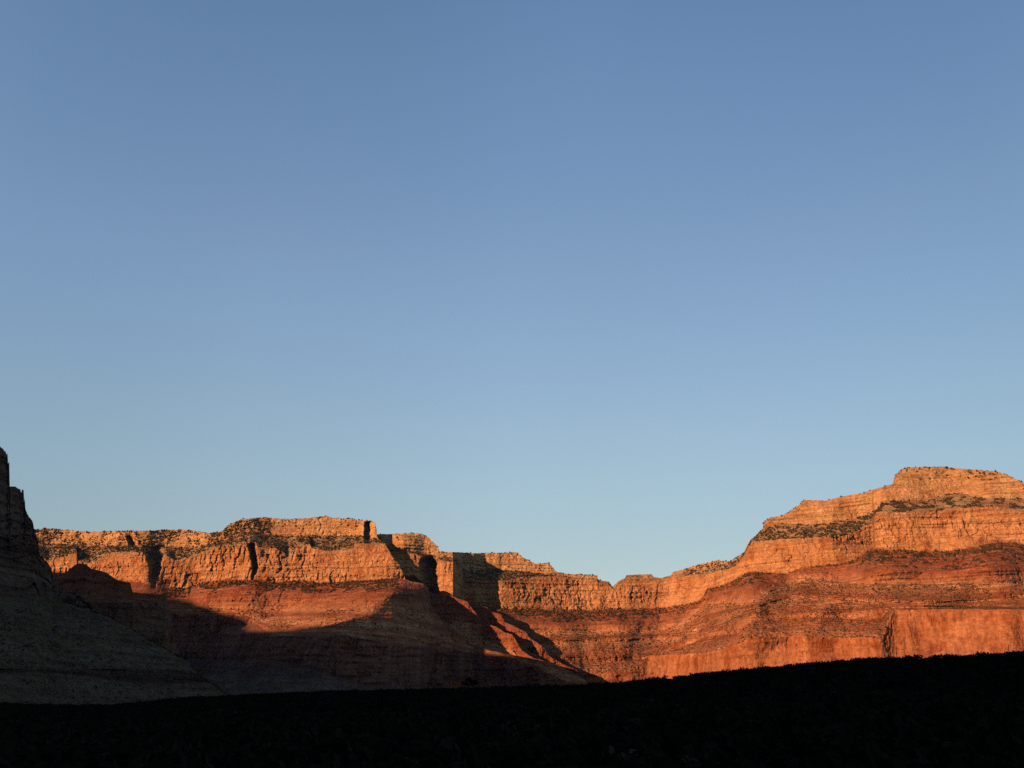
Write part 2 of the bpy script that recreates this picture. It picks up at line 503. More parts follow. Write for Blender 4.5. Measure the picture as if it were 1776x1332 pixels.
# ---------- the far wall and the right butte
px_fg = np.concatenate([np.arange(630, 1790, 0.9), np.arange(1790, 2060, 6.0)])
FG = [
    [(630, 1245), (2060, 1245)],
    [(630, 1225), (1400, 1220), (2060, 1200)],
    [(640, 1165), (840, 1166), (1000, 1166), (1090, 1165), (1115, 1150), (1126, 1136), (1214, 1134), (1250, 1128), (1281, 1118), (1300, 1107), (1400, 1105), (1530, 1107), (1541, 1075), (1548, 1060), (1600, 1056), (1776, 1057), (2060, 1060)],
    [(640, 1140), (840, 1143), (1000, 1145), (1130, 1144), (1180, 1124), (1225, 1106), (1280, 1100), (1305, 1080), (1362, 1073), (1405, 1071), (1477, 1074), (1530, 1078), (1543, 1056), (1776, 1053)],
    [(640, 1133), (840, 1136), (1000, 1138), (1130, 1136), (1180, 1115), (1225, 1092), (1270, 1088), (1300, 1063), (1362, 1060), (1405, 1059), (1477, 1063), (1543, 1053), (1600, 1051), (1776, 1049)],
    [(640, 1115), (1000, 1115), (1180, 1108), (1225, 1079), (1300, 1057), (1385, 1036), (1480, 1041), (1560, 1045), (1634, 1047), (1776, 1033)],
    [(640, 1111), (1000, 1110), (1180, 1103), (1225, 1074), (1300, 1053), (1385, 1032), (1480, 1037), (1560, 1041), (1634, 1043), (1776, 1030)],
    [(640, 1097), (840, 1095), (1000, 1096), (1120, 1095), (1180, 1085), (1225, 1047), (1300, 1045), (1390, 1003), (1430, 1006), (1480, 1012), (1560, 1014), (1650, 1012), (1776, 1011)],
    [(640, 1075), (840, 1079), (900, 1080), (1000, 1082), (1120, 1080), (1180, 1070), (1216, 1046), (1225, 1030), (1300, 1020), (1390, 985), (1430, 983), (1480, 984), (1560, 988), (1650, 992), (1690, 988), (1776, 983)],
    [(640, 995), (718, 998), (736, 1012), (760, 1030), (789, 1034), (800, 1040), (838, 1049), (848, 1054), (878, 1056), (1000, 1057), (1090, 1055), (1158, 1054), (1180, 1050), (1216, 1042), (1227, 1021), (1248, 1018), (1266, 1011), (1297, 993), (1389, 995), (1417, 981), (1456, 978), (1484, 971), (1512, 952), (1557, 954), (1614, 957), (1642, 956), (1693, 950), (1704, 945), (1726, 942), (1755, 940), (1776, 946), (2060, 950)],
    [(640, 962), (700, 957), (735, 965), (758, 972), (790, 976), (825, 1000), (848, 1001), (870, 1009), (903, 1003), (941, 1000), (967, 1000), (1000, 1004), (1036, 1006), (1037, 1010), (1056, 1012), (1062, 1021), (1066, 1019), (1074, 1011), (1084, 1007), (1087, 1005), (1131, 1004), (1146, 1006), (1167, 1000), (1203, 997), (1225, 995), (1266, 987), (1281, 976), (1290, 964), (1297, 950), (1304, 940), (1323, 937), (1360, 935), (1411, 933), (1442, 932), (1470, 925), (1501, 913), (1512, 907), (1515, 897), (1521, 888), (1634, 887), (1681, 880), (1726, 878), (1776, 887), (2060, 900)],
    [(640, 955), (700, 955), (735, 958), (760, 966), (790, 968), (822, 991), (840, 987), (903, 990), (941, 995.5), (967, 998), (1000, 1002), (1036, 1003.5), (1037, 1008), (1056, 1011), (1062, 1020), (1066, 1018), (1074, 1010), (1084, 1006), (1087, 1003.5), (1131, 1002.5), (1146, 1005), (1167, 997), (1191, 991), (1203, 989), (1259, 980), (1268, 979), (1277, 972), (1290, 962), (1297, 947), (1304, 938), (1323, 919.5), (1349, 907), (1372, 908), (1405, 910), (1445, 907), (1479, 900), (1501, 893), (1521, 884), (1529, 874), (1549, 869), (1586, 870), (1614, 867), (1631, 859), (1664, 853), (1693, 862), (1726, 863), (1776, 865), (2060, 880)],
    [(630, 927), (688, 926), (726, 925), (740, 929), (749, 938), (759, 948), (762, 956), (772, 957), (827, 959.5), (898, 958), (906, 967), (919, 973), (931, 978.5), (951, 976), (964, 991), (979, 995), (1005, 996), (1030, 998.5), (1036, 999), (1037, 1006), (1056, 1009), (1062, 1018), (1065, 1015), (1074, 1007), (1084, 1003), (1087, 997), (1131, 996), (1133, 1001), (1146, 1003), (1164, 998), (1167, 992), (1187, 988), (1203, 981), (1245, 971), (1268, 974), (1277, 966), (1290, 959), (1296, 944), (1304, 936), (1315, 926), (1323, 918), (1324, 907), (1335, 897), (1355, 895), (1369, 888), (1389, 873), (1394, 867), (1434, 868), (1479, 857), (1501, 854), (1524, 846), (1548, 840), (1552, 826), (1560, 817), (1574, 811), (1600, 809), (1642, 810), (1684, 814), (1726, 817), (1743, 821), (1757, 829), (1769, 834), (1776, 839), (1830, 860), (2060, 880)],
]
fg_kinds = ['talus', 'cliff', 'slope', 'cliff', 'slope', 'cliff', 'slope', 'ledgy', 'slope', 'cliff', 'bench', 'ledgy']
fg_rows = [6, 50, 26, 12, 22, 8, 26, 26, 34, 62, 22, 44]
fg_d = [(630, 3285), (735, 3300), (761, 3290), (786, 3275), (791, 3340), (797, 3375), (803, 3440), (842, 3470), (870, 3440), (1000, 3540), (1160, 3550), (1220, 3400), (1270, 3150), (1300, 3020), (1400, 2900), (1455, 2860), (1516, 2820), (1560, 2780), (1650, 2760), (1776, 2700), (2060, 2560)]
fg_spines = [
    ([(748, 960), (752, 1040)], [(962, 0, 0.7), (974, -110), (1026, -120), (1040, -60)], 19, 14),
    ([(697, 925), (697, 960)], [(926, 0), (931, 22), (950, 22), (956, 0)], 14, 34),
    ([(1216, 1020), (1190, 1100), (1160, 1180)], [(1015, 0), (1045, 60), (1180, 90)], 70, 180),
    ([(1512, 830), (1514, 980)], [(838, 0), (850, -30, 0.6), (885, -70), (945, -105), (958, -60), (975, 0)], 62, 4),
    ([(1690, 940), (1700, 985), (1690, 1050)], [(930, 0), (960, 60), (1010, 40), (1050, 0)], 90, 60),
    ([(1300, 990), (1290, 1060), (1270, 1120)], [(985, 0), (1020, 50), (1120, 60)], 60, 160),
    ([(1555, 955), (1540, 990), (1500, 1015)], [(953, 0), (975, 50), (992, 45), (1012, 25), (1045, 0)], 55, 60),
    ([(1700, 944), (1715, 985), (1740, 1012)], [(944, 0), (965, 70), (990, 75), (1015, 45), (1050, 0)], 45, 85),
    ([(1313, 996), (1330, 1030), (1290, 1095), (1230, 1145)], [(994, 0), (1015, 55), (1095, 75), (1145, 50)], 60, 85),
    ([(1384, 998), (1345, 1050), (1320, 1085)], [(997, 0), (1015, -22), (1060, -20), (1090, 0)], 26, 26),
    ([(1172, 1052), (1150, 1090), (1120, 1150)], [(1052, 0), (1070, -28), (1120, -28), (1160, 0)], 45, 45),
    ([(1470, 1000), (1440, 1050), (1400, 1105)], [(1000, 0), (1030, 45), (1080, 55), (1106, 0)], 60, 70),
    ([(1660, 1005), (1600, 1056)], [(1005, 0), (1025, 45), (1050, 40), (1056, 0)], 60, 60),
    ([(960, 1060), (985, 1110)], [(1058, 0), (1085, 45), (1120, 60), (1160, 30)], 50, 60),
    ([(1080, 1060), (1060, 1130)], [(1058, 0), (1085, 40), (1130, 55), (1165, 30)], 45, 60),
    ([(1760, 1050), (1760, 1140)], [(1052, 0), (1058, 130), (1140, 140)], 219, 600),
]
U_FG = terrain('canyon_wall', px_fg, FG, fg_kinds, 9, fg_d, fg_rows, M_WALL,
               'sunlit orange canyon wall rising on the right to a flat topped butte', spines=fg_spines, seed=1, lowd=[(630, 3520), (790, 3480), (850, 3300), (900, 0)], smooth=34, smooth_from=900, rel=[1, .45, 1, .6, 1, .6, 1, .5, 1, .7, 1, .5])

# ---------- the left mesa with the red spur below its prow
px_d = np.concatenate([np.arange(-220, 40, 5.0), np.arange(40, 830, 0.9), np.arange(830, 1034, 2.0)])
DM = [
    [(-220, 1245), (1034, 1245)],
    [(-200, 1150), (300, 1142), (480, 1146), (560, 1166), (630, 1187), (700, 1190), (800, 1200), (1030, 1225)],
    [(-200, 1064), (290, 1064), (396, 1066), (430, 1071), (444, 1080), (464, 1097), (470, 1104), (560, 1105), (600, 1101), (640, 1110), (700, 1120), (760, 1122), (800, 1130), (900, 1145), (1030, 1205)],
    [(-200, 1060), (400, 1063), (470, 1098), (600, 1097), (700, 1105), (1030, 1195)],
    [(-200, 1058), (400, 1061), (470, 1090), (600, 1089), (700, 1095), (1030, 1190)],
    [(-200, 1056), (400, 1059), (470, 1083), (600, 1082), (700, 1088), (1030, 1185)],
    [(-200, 1054), (400, 1057), (470, 1068), (600, 1067), (700, 1072), (1030, 1180)],
    [(-200, 1050), (300, 1054), (420, 1056), (600, 1058), (700, 1059), (1030, 1150)],
    [(-200, 1030), (290, 1042), (340, 1036), (420, 1030), (480, 1030), (540, 1031), (620, 1029), (660, 1028), (700, 1030), (740, 1035), (1030, 1130)],
    [(-200, 990), (84, 993), (158, 995), (221, 1008), (275, 1015), (320, 1020), (347, 1011), (406, 1006), (440, 1007), (467, 1010), (512, 1007), (553, 1010), (584, 1010), (638, 1007), (683, 1003), (703, 1005), (1030, 1060)],
    [(-200, 960), (68, 961), (84, 973), (118, 964), (127, 960), (133, 959), (134, 973), (156, 977), (178, 968), (194, 957), (255, 959), (259, 968), (280, 973), (289, 964), (305, 973), (325, 968), (343, 961), (365, 951), (384, 947), (436, 944), (440, 945), (451, 950), (476, 949), (494, 959), (499, 966), (512, 955), (517, 944), (537, 944), (541, 952), (564, 955), (614, 952), (616, 943), (668, 942.5), (672, 950), (1030, 1050)],
    [(-200, 940), (66, 941), (97, 942), (158, 948), (172, 946), (217, 947), (230, 948), (266, 950), (331, 949), (365, 944), (400, 934), (440, 921), (467, 929), (508, 930), (548, 928), (620, 929), (652, 934), (660, 939), (1030, 1040)],
    [(-220, 925), (0, 922), (58, 920), (79, 916), (113, 919), (140, 921), (176, 923), (190, 921), (221, 921), (253, 920), (289, 919), (331, 919), (354, 924), (367, 925), (388, 920), (392, 914), (401, 908), (419, 900), (442, 899), (458, 897), (490, 900), (535, 899), (548, 896), (568, 895), (575, 898), (609, 900), (627, 903), (645, 903), (651, 907), (653, 918), (654, 928), (656, 934), (660, 938), (668, 942), (672, 950), (683, 968), (692, 977), (701, 997), (703, 1004), (712, 1008), (735, 1012), (744, 1022), (747, 1049), (770, 1068), (787, 1082), (807, 1100), (812, 1116), (850, 1128), (900, 1138), (960, 1150), (1015, 1178), (1034, 1205)],
]
d_kinds = ['slope', 'cliff', 'slope', 'step', 'slope', 'step', 'slope', 'ledgy', 'slope', 'cliff', 'bench', 'ledgy']
d_rows = [34, 44, 8, 10, 10, 12, 12, 26, 26, 56, 26, 36]
d_d = [(-220, 3300), (84, 3360), (178, 3330), (255, 3290), (286, 3325), (340, 3330), (434, 3260), (500, 3285), (560, 3250), (640, 3235), (680, 3230), (703, 3245), (745, 3250), (800, 3100), (900, 2850), (1034, 2700)]
d_spines = [([(702, 1003), (686, 1014), (656, 1044), (628, 1070), (594, 1098), (580, 1140), (560, 1210)], [(1003, 0, 0.35), (1012, 100, 0.4), (1022, 200, 0.44), (1046, 310, 0.55), (1072, 420, 0.75), (1100, 510, 1.05), (1210, 560, 1.2)], 190, 165),
    ([(437, 940), (444, 985), (437, 1010)], [(941, 0, 1.2), (946, -80), (985, -70, 0.8), (1004, -20, 0.5), (1007, 0, .5)], 8, 6),
    ([(270, 945), (266, 1020)], [(946, 0, 1.7), (958, -60, 1.5), (972, -95, 1.0), (1000, -75, 0.6), (1014, -20, 0.35), (1022, 0, .3)], 13, 13),
    ([(224, 920), (232, 950)], [(926, 0), (932, -45), (944, -45), (950, 0)], 9, 8),
    ([(640, 900), (640, 1000)], [(903, 0), (907, -45), (915, -60), (936, -60), (944, 0)], 8, 7)]
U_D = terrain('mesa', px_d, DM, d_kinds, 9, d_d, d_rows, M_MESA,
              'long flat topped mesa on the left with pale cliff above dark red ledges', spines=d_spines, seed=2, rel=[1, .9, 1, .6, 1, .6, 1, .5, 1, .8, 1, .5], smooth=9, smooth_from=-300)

# ---------- two red ledge spurs stepping down to the right between mesa and far wall
def spur(name, crest, dcrest, seed, label):
    pxs = np.arange(crest[0][0], crest[-1][0], 0.9)
    cv = [[(p, 1248) for p, _ in crest], [(p, y + max(4, (1225 - y) * 0.55)) for p, y in crest], [(p, y + max(2, (1225 - y) * 0.2)) for p, y in crest], crest]
    return terrain(name, pxs, cv, ['step', 'step', 'ledgy'], 3, dcrest, [40, 34, 20], M_RED, label, seed=seed, lf=1.35, steps=9,
                   back=((12, -2), (40, -30), (110, -90), (200, -160), (420, -600)))

U_E1 = spur('ridge', [(738, 1022), (751, 1029), (783, 1033), (812, 1044), (818, 1055), (830, 1068), (837, 1080), (860, 1087), (876, 1097), (889, 1100), (898, 1115), (905, 1128), (925, 1141), (960, 1150), (1000, 1170), (1012, 1200)],
            [(738, 3270), (783, 3250), (812, 3235), (837, 3220), (860, 3190), (905, 3110), (960, 3030), (1012, 2970)], 3,
            'nearer red ridge stepping down to the right below the far wall, half in shadow')
U_E2 = spur('ridge', [(822, 1046), (845, 1054), (858, 1062), (870, 1066), (876, 1079), (890, 1085), (912, 1096), (918, 1106), (931, 1114), (944, 1124), (950, 1136), (977, 1152), (1000, 1162), (1017, 1176), (1026, 1205)],
            [(822, 3370), (858, 3300), (890, 3240), (950, 3150), (1000, 3080), (1026, 3040)], 4,
            'farther narrow red ridge stepping down to the right, casting small shadows')

# ---------- shaded cliff in the gap behind the left butte
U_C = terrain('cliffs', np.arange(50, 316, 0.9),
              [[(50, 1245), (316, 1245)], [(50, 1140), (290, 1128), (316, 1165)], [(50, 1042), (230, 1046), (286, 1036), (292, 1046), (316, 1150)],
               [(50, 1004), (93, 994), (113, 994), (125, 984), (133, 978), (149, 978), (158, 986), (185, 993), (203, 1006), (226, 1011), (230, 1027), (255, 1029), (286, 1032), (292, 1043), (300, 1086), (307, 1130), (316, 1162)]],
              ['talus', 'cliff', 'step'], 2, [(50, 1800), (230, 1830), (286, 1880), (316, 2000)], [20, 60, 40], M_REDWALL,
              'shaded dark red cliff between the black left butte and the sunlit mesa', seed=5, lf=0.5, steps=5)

# ---------- the near butte on the left, wholly in shade
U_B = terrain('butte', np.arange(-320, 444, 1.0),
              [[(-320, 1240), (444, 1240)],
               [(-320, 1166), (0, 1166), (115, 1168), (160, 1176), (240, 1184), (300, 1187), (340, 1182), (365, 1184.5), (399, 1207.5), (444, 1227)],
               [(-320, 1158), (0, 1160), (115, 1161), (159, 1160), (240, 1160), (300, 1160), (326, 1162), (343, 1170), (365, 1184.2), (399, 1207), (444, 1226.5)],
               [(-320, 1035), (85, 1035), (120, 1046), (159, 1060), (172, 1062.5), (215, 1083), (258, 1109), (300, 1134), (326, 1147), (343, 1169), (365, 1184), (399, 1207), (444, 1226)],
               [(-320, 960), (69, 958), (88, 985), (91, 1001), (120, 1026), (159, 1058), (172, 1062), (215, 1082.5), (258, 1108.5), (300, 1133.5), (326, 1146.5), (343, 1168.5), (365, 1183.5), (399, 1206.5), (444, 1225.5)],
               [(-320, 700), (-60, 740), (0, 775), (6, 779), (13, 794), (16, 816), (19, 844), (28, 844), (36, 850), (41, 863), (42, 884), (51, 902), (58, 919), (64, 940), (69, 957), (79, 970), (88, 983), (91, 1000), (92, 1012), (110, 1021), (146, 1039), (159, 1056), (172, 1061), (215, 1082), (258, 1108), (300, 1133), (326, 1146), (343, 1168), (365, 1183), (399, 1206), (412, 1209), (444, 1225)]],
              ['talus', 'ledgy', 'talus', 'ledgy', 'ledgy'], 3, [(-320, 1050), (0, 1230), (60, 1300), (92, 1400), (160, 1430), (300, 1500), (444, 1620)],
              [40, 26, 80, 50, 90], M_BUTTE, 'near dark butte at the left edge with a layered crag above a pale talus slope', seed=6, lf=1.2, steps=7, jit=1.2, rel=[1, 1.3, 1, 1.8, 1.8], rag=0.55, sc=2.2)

# ------------------------------------------------------------------ the canyon rim behind the viewer that throws the evening shadow
# crest height, as metres above the viewer after following the sun's slope, along the direction square to the sun
SHADE = [(-6500, 690), (-3900, 680), (-3793, 672), (-3500, 612), (-3400, 600), (-3339, 612), (-3210, 594), (-3112, 568), (-3040, 558), (-3000, 520), (-2891, 487), (-2750, 478), (-2550, 478), (-2430, 492), (-2350, 535), (-2200, 528), (-2000, 515), (0, 515), (4000, 500)]
V0 = -2300.0
uu = np.arange(-6500, 4000, 14.0)
hh = np.interp(uu, [p[0] for p in SHADE], [p[1] for p in SHADE]) - V0 * TE + 9 * fbm(uu / 160, 0, 3, 4)
prof = [(900, -150), (640, 0.12), (420, 0.38), (380, 0.62), (190, 0.74), (150, 0.93), (60, 0.955), (25, 1.0), (-60, 0.99), (-400, 0.97), (-1500, 0.9), (-1600, -150)]
Vr = []
for off, fr in prof:
    vv = V0 + off + 40 * fbm(uu / 190, off / 90.0, 7, 4) * (1 if 30 < off < 800 else 0)
    z = np.full_like(uu, fr) if fr < -1 else hh * fr
    Vr.append(np.stack([uu * CA + vv * SA, -uu * SA + vv * CA, z], -1))
Vr = np.array(Vr)
rf = grid_faces(len(prof), len(uu))
stv = np.repeat(np.linspace(0, 1, len(prof))[:, None], len(uu), 1)
link('canyon_rim', mesh_from('canyon_rim', Vr.reshape(-1, 3), rf, M_RED, {'strat': stv, 'cliff': np.full_like(stv, 0.5)}),
     label='canyon rim behind the viewer that shades the valley', kind='structure')

# ------------------------------------------------------------------ ground
M_FLOOR = plain_material('canyon_floor_soil', (0.10, 0.085, 0.06), (0.17, 0.14, 0.10), 0.01)
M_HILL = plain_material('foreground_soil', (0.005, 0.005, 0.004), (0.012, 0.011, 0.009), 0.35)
S = 7900.0
link('ground', mesh_from('ground', [(-S, -S, -95), (S, -S, -95), (S, S, -95), (-S, S, -95)], [(0, 1, 2, 3)], M_FLOOR), kind='structure')

HC = [(-2000, 1216), (-400, 1216), (0, 1218), (56, 1219), (141, 1223), (197, 1226), (296, 1225), (338, 1220), (408, 1212), (500, 1206), (600, 1203), (700, 1199), (800, 1196), (900, 1193), (1000, 1189), (1051, 1184), (1118, 1176), (1169, 1171), (1220, 1165), (1270, 1160), (1376, 1151), (1462, 1147), (1534, 1144), (1649, 1139), (1775, 1132), (1900, 1126), (4000, 1100)]
HDC = [(-2000, 420), (0, 330), (300, 290), (500, 240), (820, 205), (1200, 185), (1776, 165), (4000, 160)]
EYE = 1.65


def hill_height(x, y):
    """height of the brushy slope in the foreground (x, y arrays)"""
    d = np.sqrt(x * x + y * y) + 1e-6
    az = np.arctan2(x, y)
    azc = np.clip(az, -1.05, 1.05)
    px = W0 / 2 + FPX * CP * np.tan(azc)
    yc = interp(px, HC)
    dc = interp(px, HDC)
    zc = zeta(yc) * dc * np.cos(azc)
    t = d / dc
    up = np.where(t < 1, 0.25 * t + 0.75 * t * t * (1.5 - 0.5 * t), 1 - 0.0 * t)
    z = -EYE + (zc + EYE) * up
    over = np.clip(t - 1, 0, None)
    fall = np.minimum(over * over * 140 + over * 22, 90 + zc)
    z = z - fall
    back = np.clip((np.abs(az) - 1.2) / 0.6, 0, 1)
    z = z * (1 - back) + (-EYE - 0.02 * d) * back
    amp = np.clip((d - 6) / 60, 0, 1)
    z = z + amp * (0.5 * fbm(x / 26, y / 26, 0, 3) + 0.12 * fbm(x / 4, y / 4, 1, 2))
    return z


ra = np.concatenate([np.geomspace(0.8, 380, 170), np.geomspace(390, 900, 20)])
aa = np.concatenate([np.linspace(-math.pi, -0.75, 60, endpoint=False), np.linspace(-0.75, 0.75, 460, endpoint=False), np.linspace(0.75, math.pi, 61)])
RA, AA = np.meshgrid(ra, aa, indexing='ij')
HX, HY = RA * np.sin(AA), RA * np.cos(AA)
HZ = hill_height(HX, HY)
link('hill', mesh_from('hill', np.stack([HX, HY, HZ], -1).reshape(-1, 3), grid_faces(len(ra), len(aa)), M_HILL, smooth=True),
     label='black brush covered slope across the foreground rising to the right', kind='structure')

# ------------------------------------------------------------------ plants
def tuft(n, seed, flat=0.75, leaf=0.16, lift=0.0, holes=0.0):
    """a bush of unit half-width built of n small leaf sprays through its volume"""
    r = np.random.default_rng(seed)
    lobes = r.normal(size=(5, 3)) * [0.42, 0.42, 0.16] + [0, 0, 0.45]
    V, F = [], []
    for i in range(n):
        c = lobes[r.integers(5)]
        v = r.normal(size=3)
        v /= np.linalg.norm(v)
        p = c + v * 0.52 * r.uniform(0.35, 1.0) ** 0.5
        p[2] = max(0.02, p[2])
        p[2] *= flat
        p[2] += lift
        a = r.normal(size=3); a /= np.linalg.norm(a)
        b = np.cross(a, r.normal(size=3)); b /= np.linalg.norm(b)
        s = leaf * r.uniform(0.6, 1.4)
        k = len(V)
        V += [p - a * s, p + b * s * 0.6, p + a * s, p - b * s * 0.6]
        F.append((k, k + 1, k + 2, k + 3))
    return np.array(V), np.array(F)


def far_crown(seed, tall=1.2):
    """small rough crown for trees seen from kilometres away: icosphere-like, ragged"""
    r = np.random.default_rng(seed)
    nl, na = 4, 7
    V = [(0, 0, 0.0)]
    for i in range(1, nl):
        t = i / nl
        for j in range(na):
            a = 2 * math.pi * (j + 0.5 * (i % 2)) / na
            rad = math.sin(math.pi * (t ** 0.75)) * 0.55 * r.uniform(0.6, 1.35)
            V.append((rad * math.cos(a), rad * math.sin(a), tall * (t + r.uniform(-0.08, 0.08))))
    V.append((r.uniform(-.1, .1), r.uniform(-.1, .1), tall))
    F = []
    for j in range(na):
        F.append((0, 1 + (j + 1) % na, 1 + j))
        for i in range(nl - 2):
            a, b = 1 + i * na + j, 1 + i * na + (j + 1) % na
            c, d = a + na, b + na
            F += [(a, b, d), (a, d, c)]
        k = 1 + (nl - 2) * na
        F.append((k + j, k + (j + 1) % na, len(V) - 1))
    return np.array(V), np.array(F)


def scatter_mesh(name, base, P, sx, sz, rot, mat):
    """many plants as one mesh; base: list of (V,F) variants"""
    Vs, Fs, off = [], [], 0
    which = rng.integers(0, len(base), len(P))
    for b, (V, F) in enumerate(base):
        m = which == b
        n = int(m.sum())
        if not n:
            continue
        c, s = np.cos(rot[m])[:, None], np.sin(rot[m])[:, None]
        x = (V[:, 0] * c - V[:, 1] * s) * sx[m][:, None] + P[m][:, 0:1]
        y = (V[:, 0] * s + V[:, 1] * c) * sx[m][:, None] + P[m][:, 1:2]
        z = V[:, 2][None, :] * sz[m][:, None] + P[m][:, 2:3]
        Vs.append(np.stack([x, y, z], -1).reshape(-1, 3))
        Fs.append((F[None] + (np.arange(n) * len(V))[:, None, None] + off).reshape(-1, F.shape[1]))
        off += n * len(V)
    return mesh_from(name, np.concatenate(Vs), np.concatenate(Fs), mat)


M_PINE = plain_material('pinyon_foliage', (0.042, 0.031, 0.014), (0.085, 0.062, 0.028), 0.03)
M_SCRUB = plain_material('slope_scrub', (0.085, 0.048, 0.02), (0.16, 0.088, 0.038), 0.02)
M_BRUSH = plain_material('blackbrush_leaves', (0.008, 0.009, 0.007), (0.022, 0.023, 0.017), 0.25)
M_DRY = plain_material('dry_brush_leaves', (0.03, 0.028, 0.023), (0.075, 0.068, 0.055), 0.25)
M_JUN = plain_material('juniper_leaves', (0.008, 0.010, 0.006), (0.018, 0.02, 0.012), 1.5)
M_BARK = plain_material('juniper_bark', (0.05, 0.04, 0.03), (0.09, 0.07, 0.055), 3.0)
CROWNS = [far_crown(s, t) for s, t in ((1, 1.1), (2, 1.4), (3, 0.95), (4, 1.25), (5, 1.0))]


def pick(U, bands, n, thresh, freq=70.0, seed=0, pxr=None, srange=(0, 1), grad=0.0):
    """random standing points on the given beds, gathered in clumps"""
    rows = np.where(np.isin(U['B'], bands))[0]
    if pxr is None:
        pxr = (U['PX'][0], 1790)
    cols = np.where((U['PX'] >= max(-10, pxr[0])) & (U['PX'] <= pxr[1]))[0]
    m = n * 6
    lo, hi = rows[0], rows[-1]
    t = rng.uniform(srange[0], srange[1], m)
    ri = np.clip((lo + (hi - lo + 1) * t).astype(int), lo, hi)
    ci = cols[rng.integers(0, len(cols), m)]
    P = U['V'][ri, ci]
    # density in proportion to the surface each cell spans
    rn = np.clip(ri + 1, 0, U['V'].shape[0] - 1)
    span = np.linalg.norm(U['V'][rn, ci] - P, axis=1)
    span = np.clip(span / (np.percentile(span, 75) + 1e-6), 0, 1)
    f = fbm(P[:, 0] / freq, P[:, 1] / freq, P[:, 2] / freq + seed, 3) + grad * (t - 0.5)
    ok = (f > thresh) & (rng.uniform(0, 1, m) < span)
    return P[ok][:n]


def crest_points(U, n, pxr, seed, thresh=-0.1, depth=60):
    i = np.where((U['PX'] >= pxr[0]) & (U['PX'] <= pxr[1]))[0]
    ci = i[rng.integers(0, len(i), n * 3)]
    f = fbm(U['PX'][ci] / 14.0, seed, 0, 3)
    ci = ci[f > thresh][:n]
    a = U['all'][len(U['B']) - 1, ci]
    b = U['all'][len(U['B']), ci]
    t = rng.uniform(0, 1, len(ci))[:, None]
    return a + (b - a) * t


M_BSCRUB = plain_material('talus_scrub', (0.014, 0.014, 0.009), (0.045, 0.04, 0.027), 0.2)


# ledge woods
pts_right = np.concatenate([
    pick(U_FG, [10], 1500, -0.15, freq=22, pxr=(1290, 1520), seed=1),
    pick(U_FG, [10], 1300, 0.06, freq=24, pxr=(1515, 1780), seed=2),
    crest_points(U_FG, 330, (1300, 1780), 3),
    pick(U_FG, [11], 220, 0.05, freq=30, pxr=(1590, 1780), seed=4, srange=(0.6, 1)),
    pick(U_FG, [10, 11], 500, -0.4, pxr=(1185, 1290), seed=5),
])
pts_mid = np.concatenate([
    pick(U_FG, [10], 900, -0.3, pxr=(815, 985), seed=6),
    crest_points(U_FG, 260, (650, 1060), 7, -0.2),
    pick(U_FG, [10], 200, -0.3, pxr=(650, 800), seed=8),
    pick(U_FG, [11], 90, 0.2, pxr=(660, 940), seed=8),
    pick(U_FG, [8], 2300, -0.2, freq=30, pxr=(830, 1225), seed=9, srange=(0.1, 1), grad=0.8),
    pick(U_FG, [8], 1800, -0.02, freq=30, pxr=(1225, 1780), seed=10, srange=(0.1, 1), grad=0.6),
])
pts_left = np.concatenate([
    pick(U_D, [10], 5200, -0.35, freq=28, pxr=(55, 672), seed=11),
    pick(U_D, [11], 2000, -0.05, freq=30, pxr=(55, 390), seed=12),
    pick(U_D, [11], 800, -0.25, pxr=(365, 470), seed=13),
    pick(U_D, [11], 150, 0.15, pxr=(470, 640), seed=14),
    crest_points(U_D, 420, (55, 650), 15, -0.25),
    pick(U_D, [8], 2600, -0.12, freq=30, pxr=(280, 690), seed=16, srange=(0.1, 1), grad=0.9),
    pick(U_D, [9], 160, 0.3, pxr=(270, 440), seed=17, srange=(0, 0.45)),
])
pts_scrub = np.concatenate([
    pick(U_FG, [2, 4, 6], 11000, -0.25, freq=60, pxr=(820, 1780), seed=20),
    pick(U_FG, [3, 5, 7], 1600, 0.0, freq=50, pxr=(820, 1780), seed=21),
    pick(U_D, [4, 6], 900, -0.1, freq=120, pxr=(280, 760), seed=22),
    pick(U_E1, [0, 1, 2], 900, -0.15, freq=40, seed=23),
    pick(U_E2, [0, 1, 2], 600, -0.15, freq=40, seed=24),
])


def far_plants(name, P, lo, hi, mat, label=None):
    n = len(P)
    s = lo + (hi - lo) * rng.uniform(0, 1, n) ** 1.6 * rng.uniform(0.7, 1.5, n)
    P = P - np.stack([np.zeros(n), np.zeros(n), s * 0.12], -1)
    me = scatter_mesh(name, CROWNS, P, s * rng.uniform(0.9, 1.3, n), s * rng.uniform(0.75, 1.15, n), rng.uniform(0, 6.28, n), mat)
    return link(name, me, label=label, kind='stuff')


# the three hundred trees that show largest stand on the near ledges of the right butte: each its own object
dist = np.linalg.norm(pts_right, axis=1)
size = rng.uniform(2.4, 6.2, len(pts_right))
big = np.argsort(-(size / dist))[:300]
rest = np.setdiff1d(np.arange(len(pts_right)), big)
tree_me = [mesh_from('pinyon_tree', V, F, M_PINE) for V, F in CROWNS]
proto = None
for i in big:
    p = pts_right[i]
    s = size[i]
    if proto is None:
        o = bpy.data.objects.new('pinyon_tree', tree_me[0])
        o['label'] = 'dark green pinyon tree on a ledge of the sunlit right butte'
        o['category'] = 'tree'
        o['group'] = 'pinyon trees on the ledges of the right butte'
        proto = o
    else:
        o = proto.copy()
        o.data = tree_me[i % len(tree_me)]
    COL.objects.link(o)
    o.location = (p[0], p[1], p[2] - 0.1 * s)
    o.scale = (s * random.uniform(0.9, 1.3), s * random.uniform(0.9, 1.3), s * random.uniform(0.8, 1.15))
    o.rotation_euler = (0, 0, random.uniform(0, 6.28))
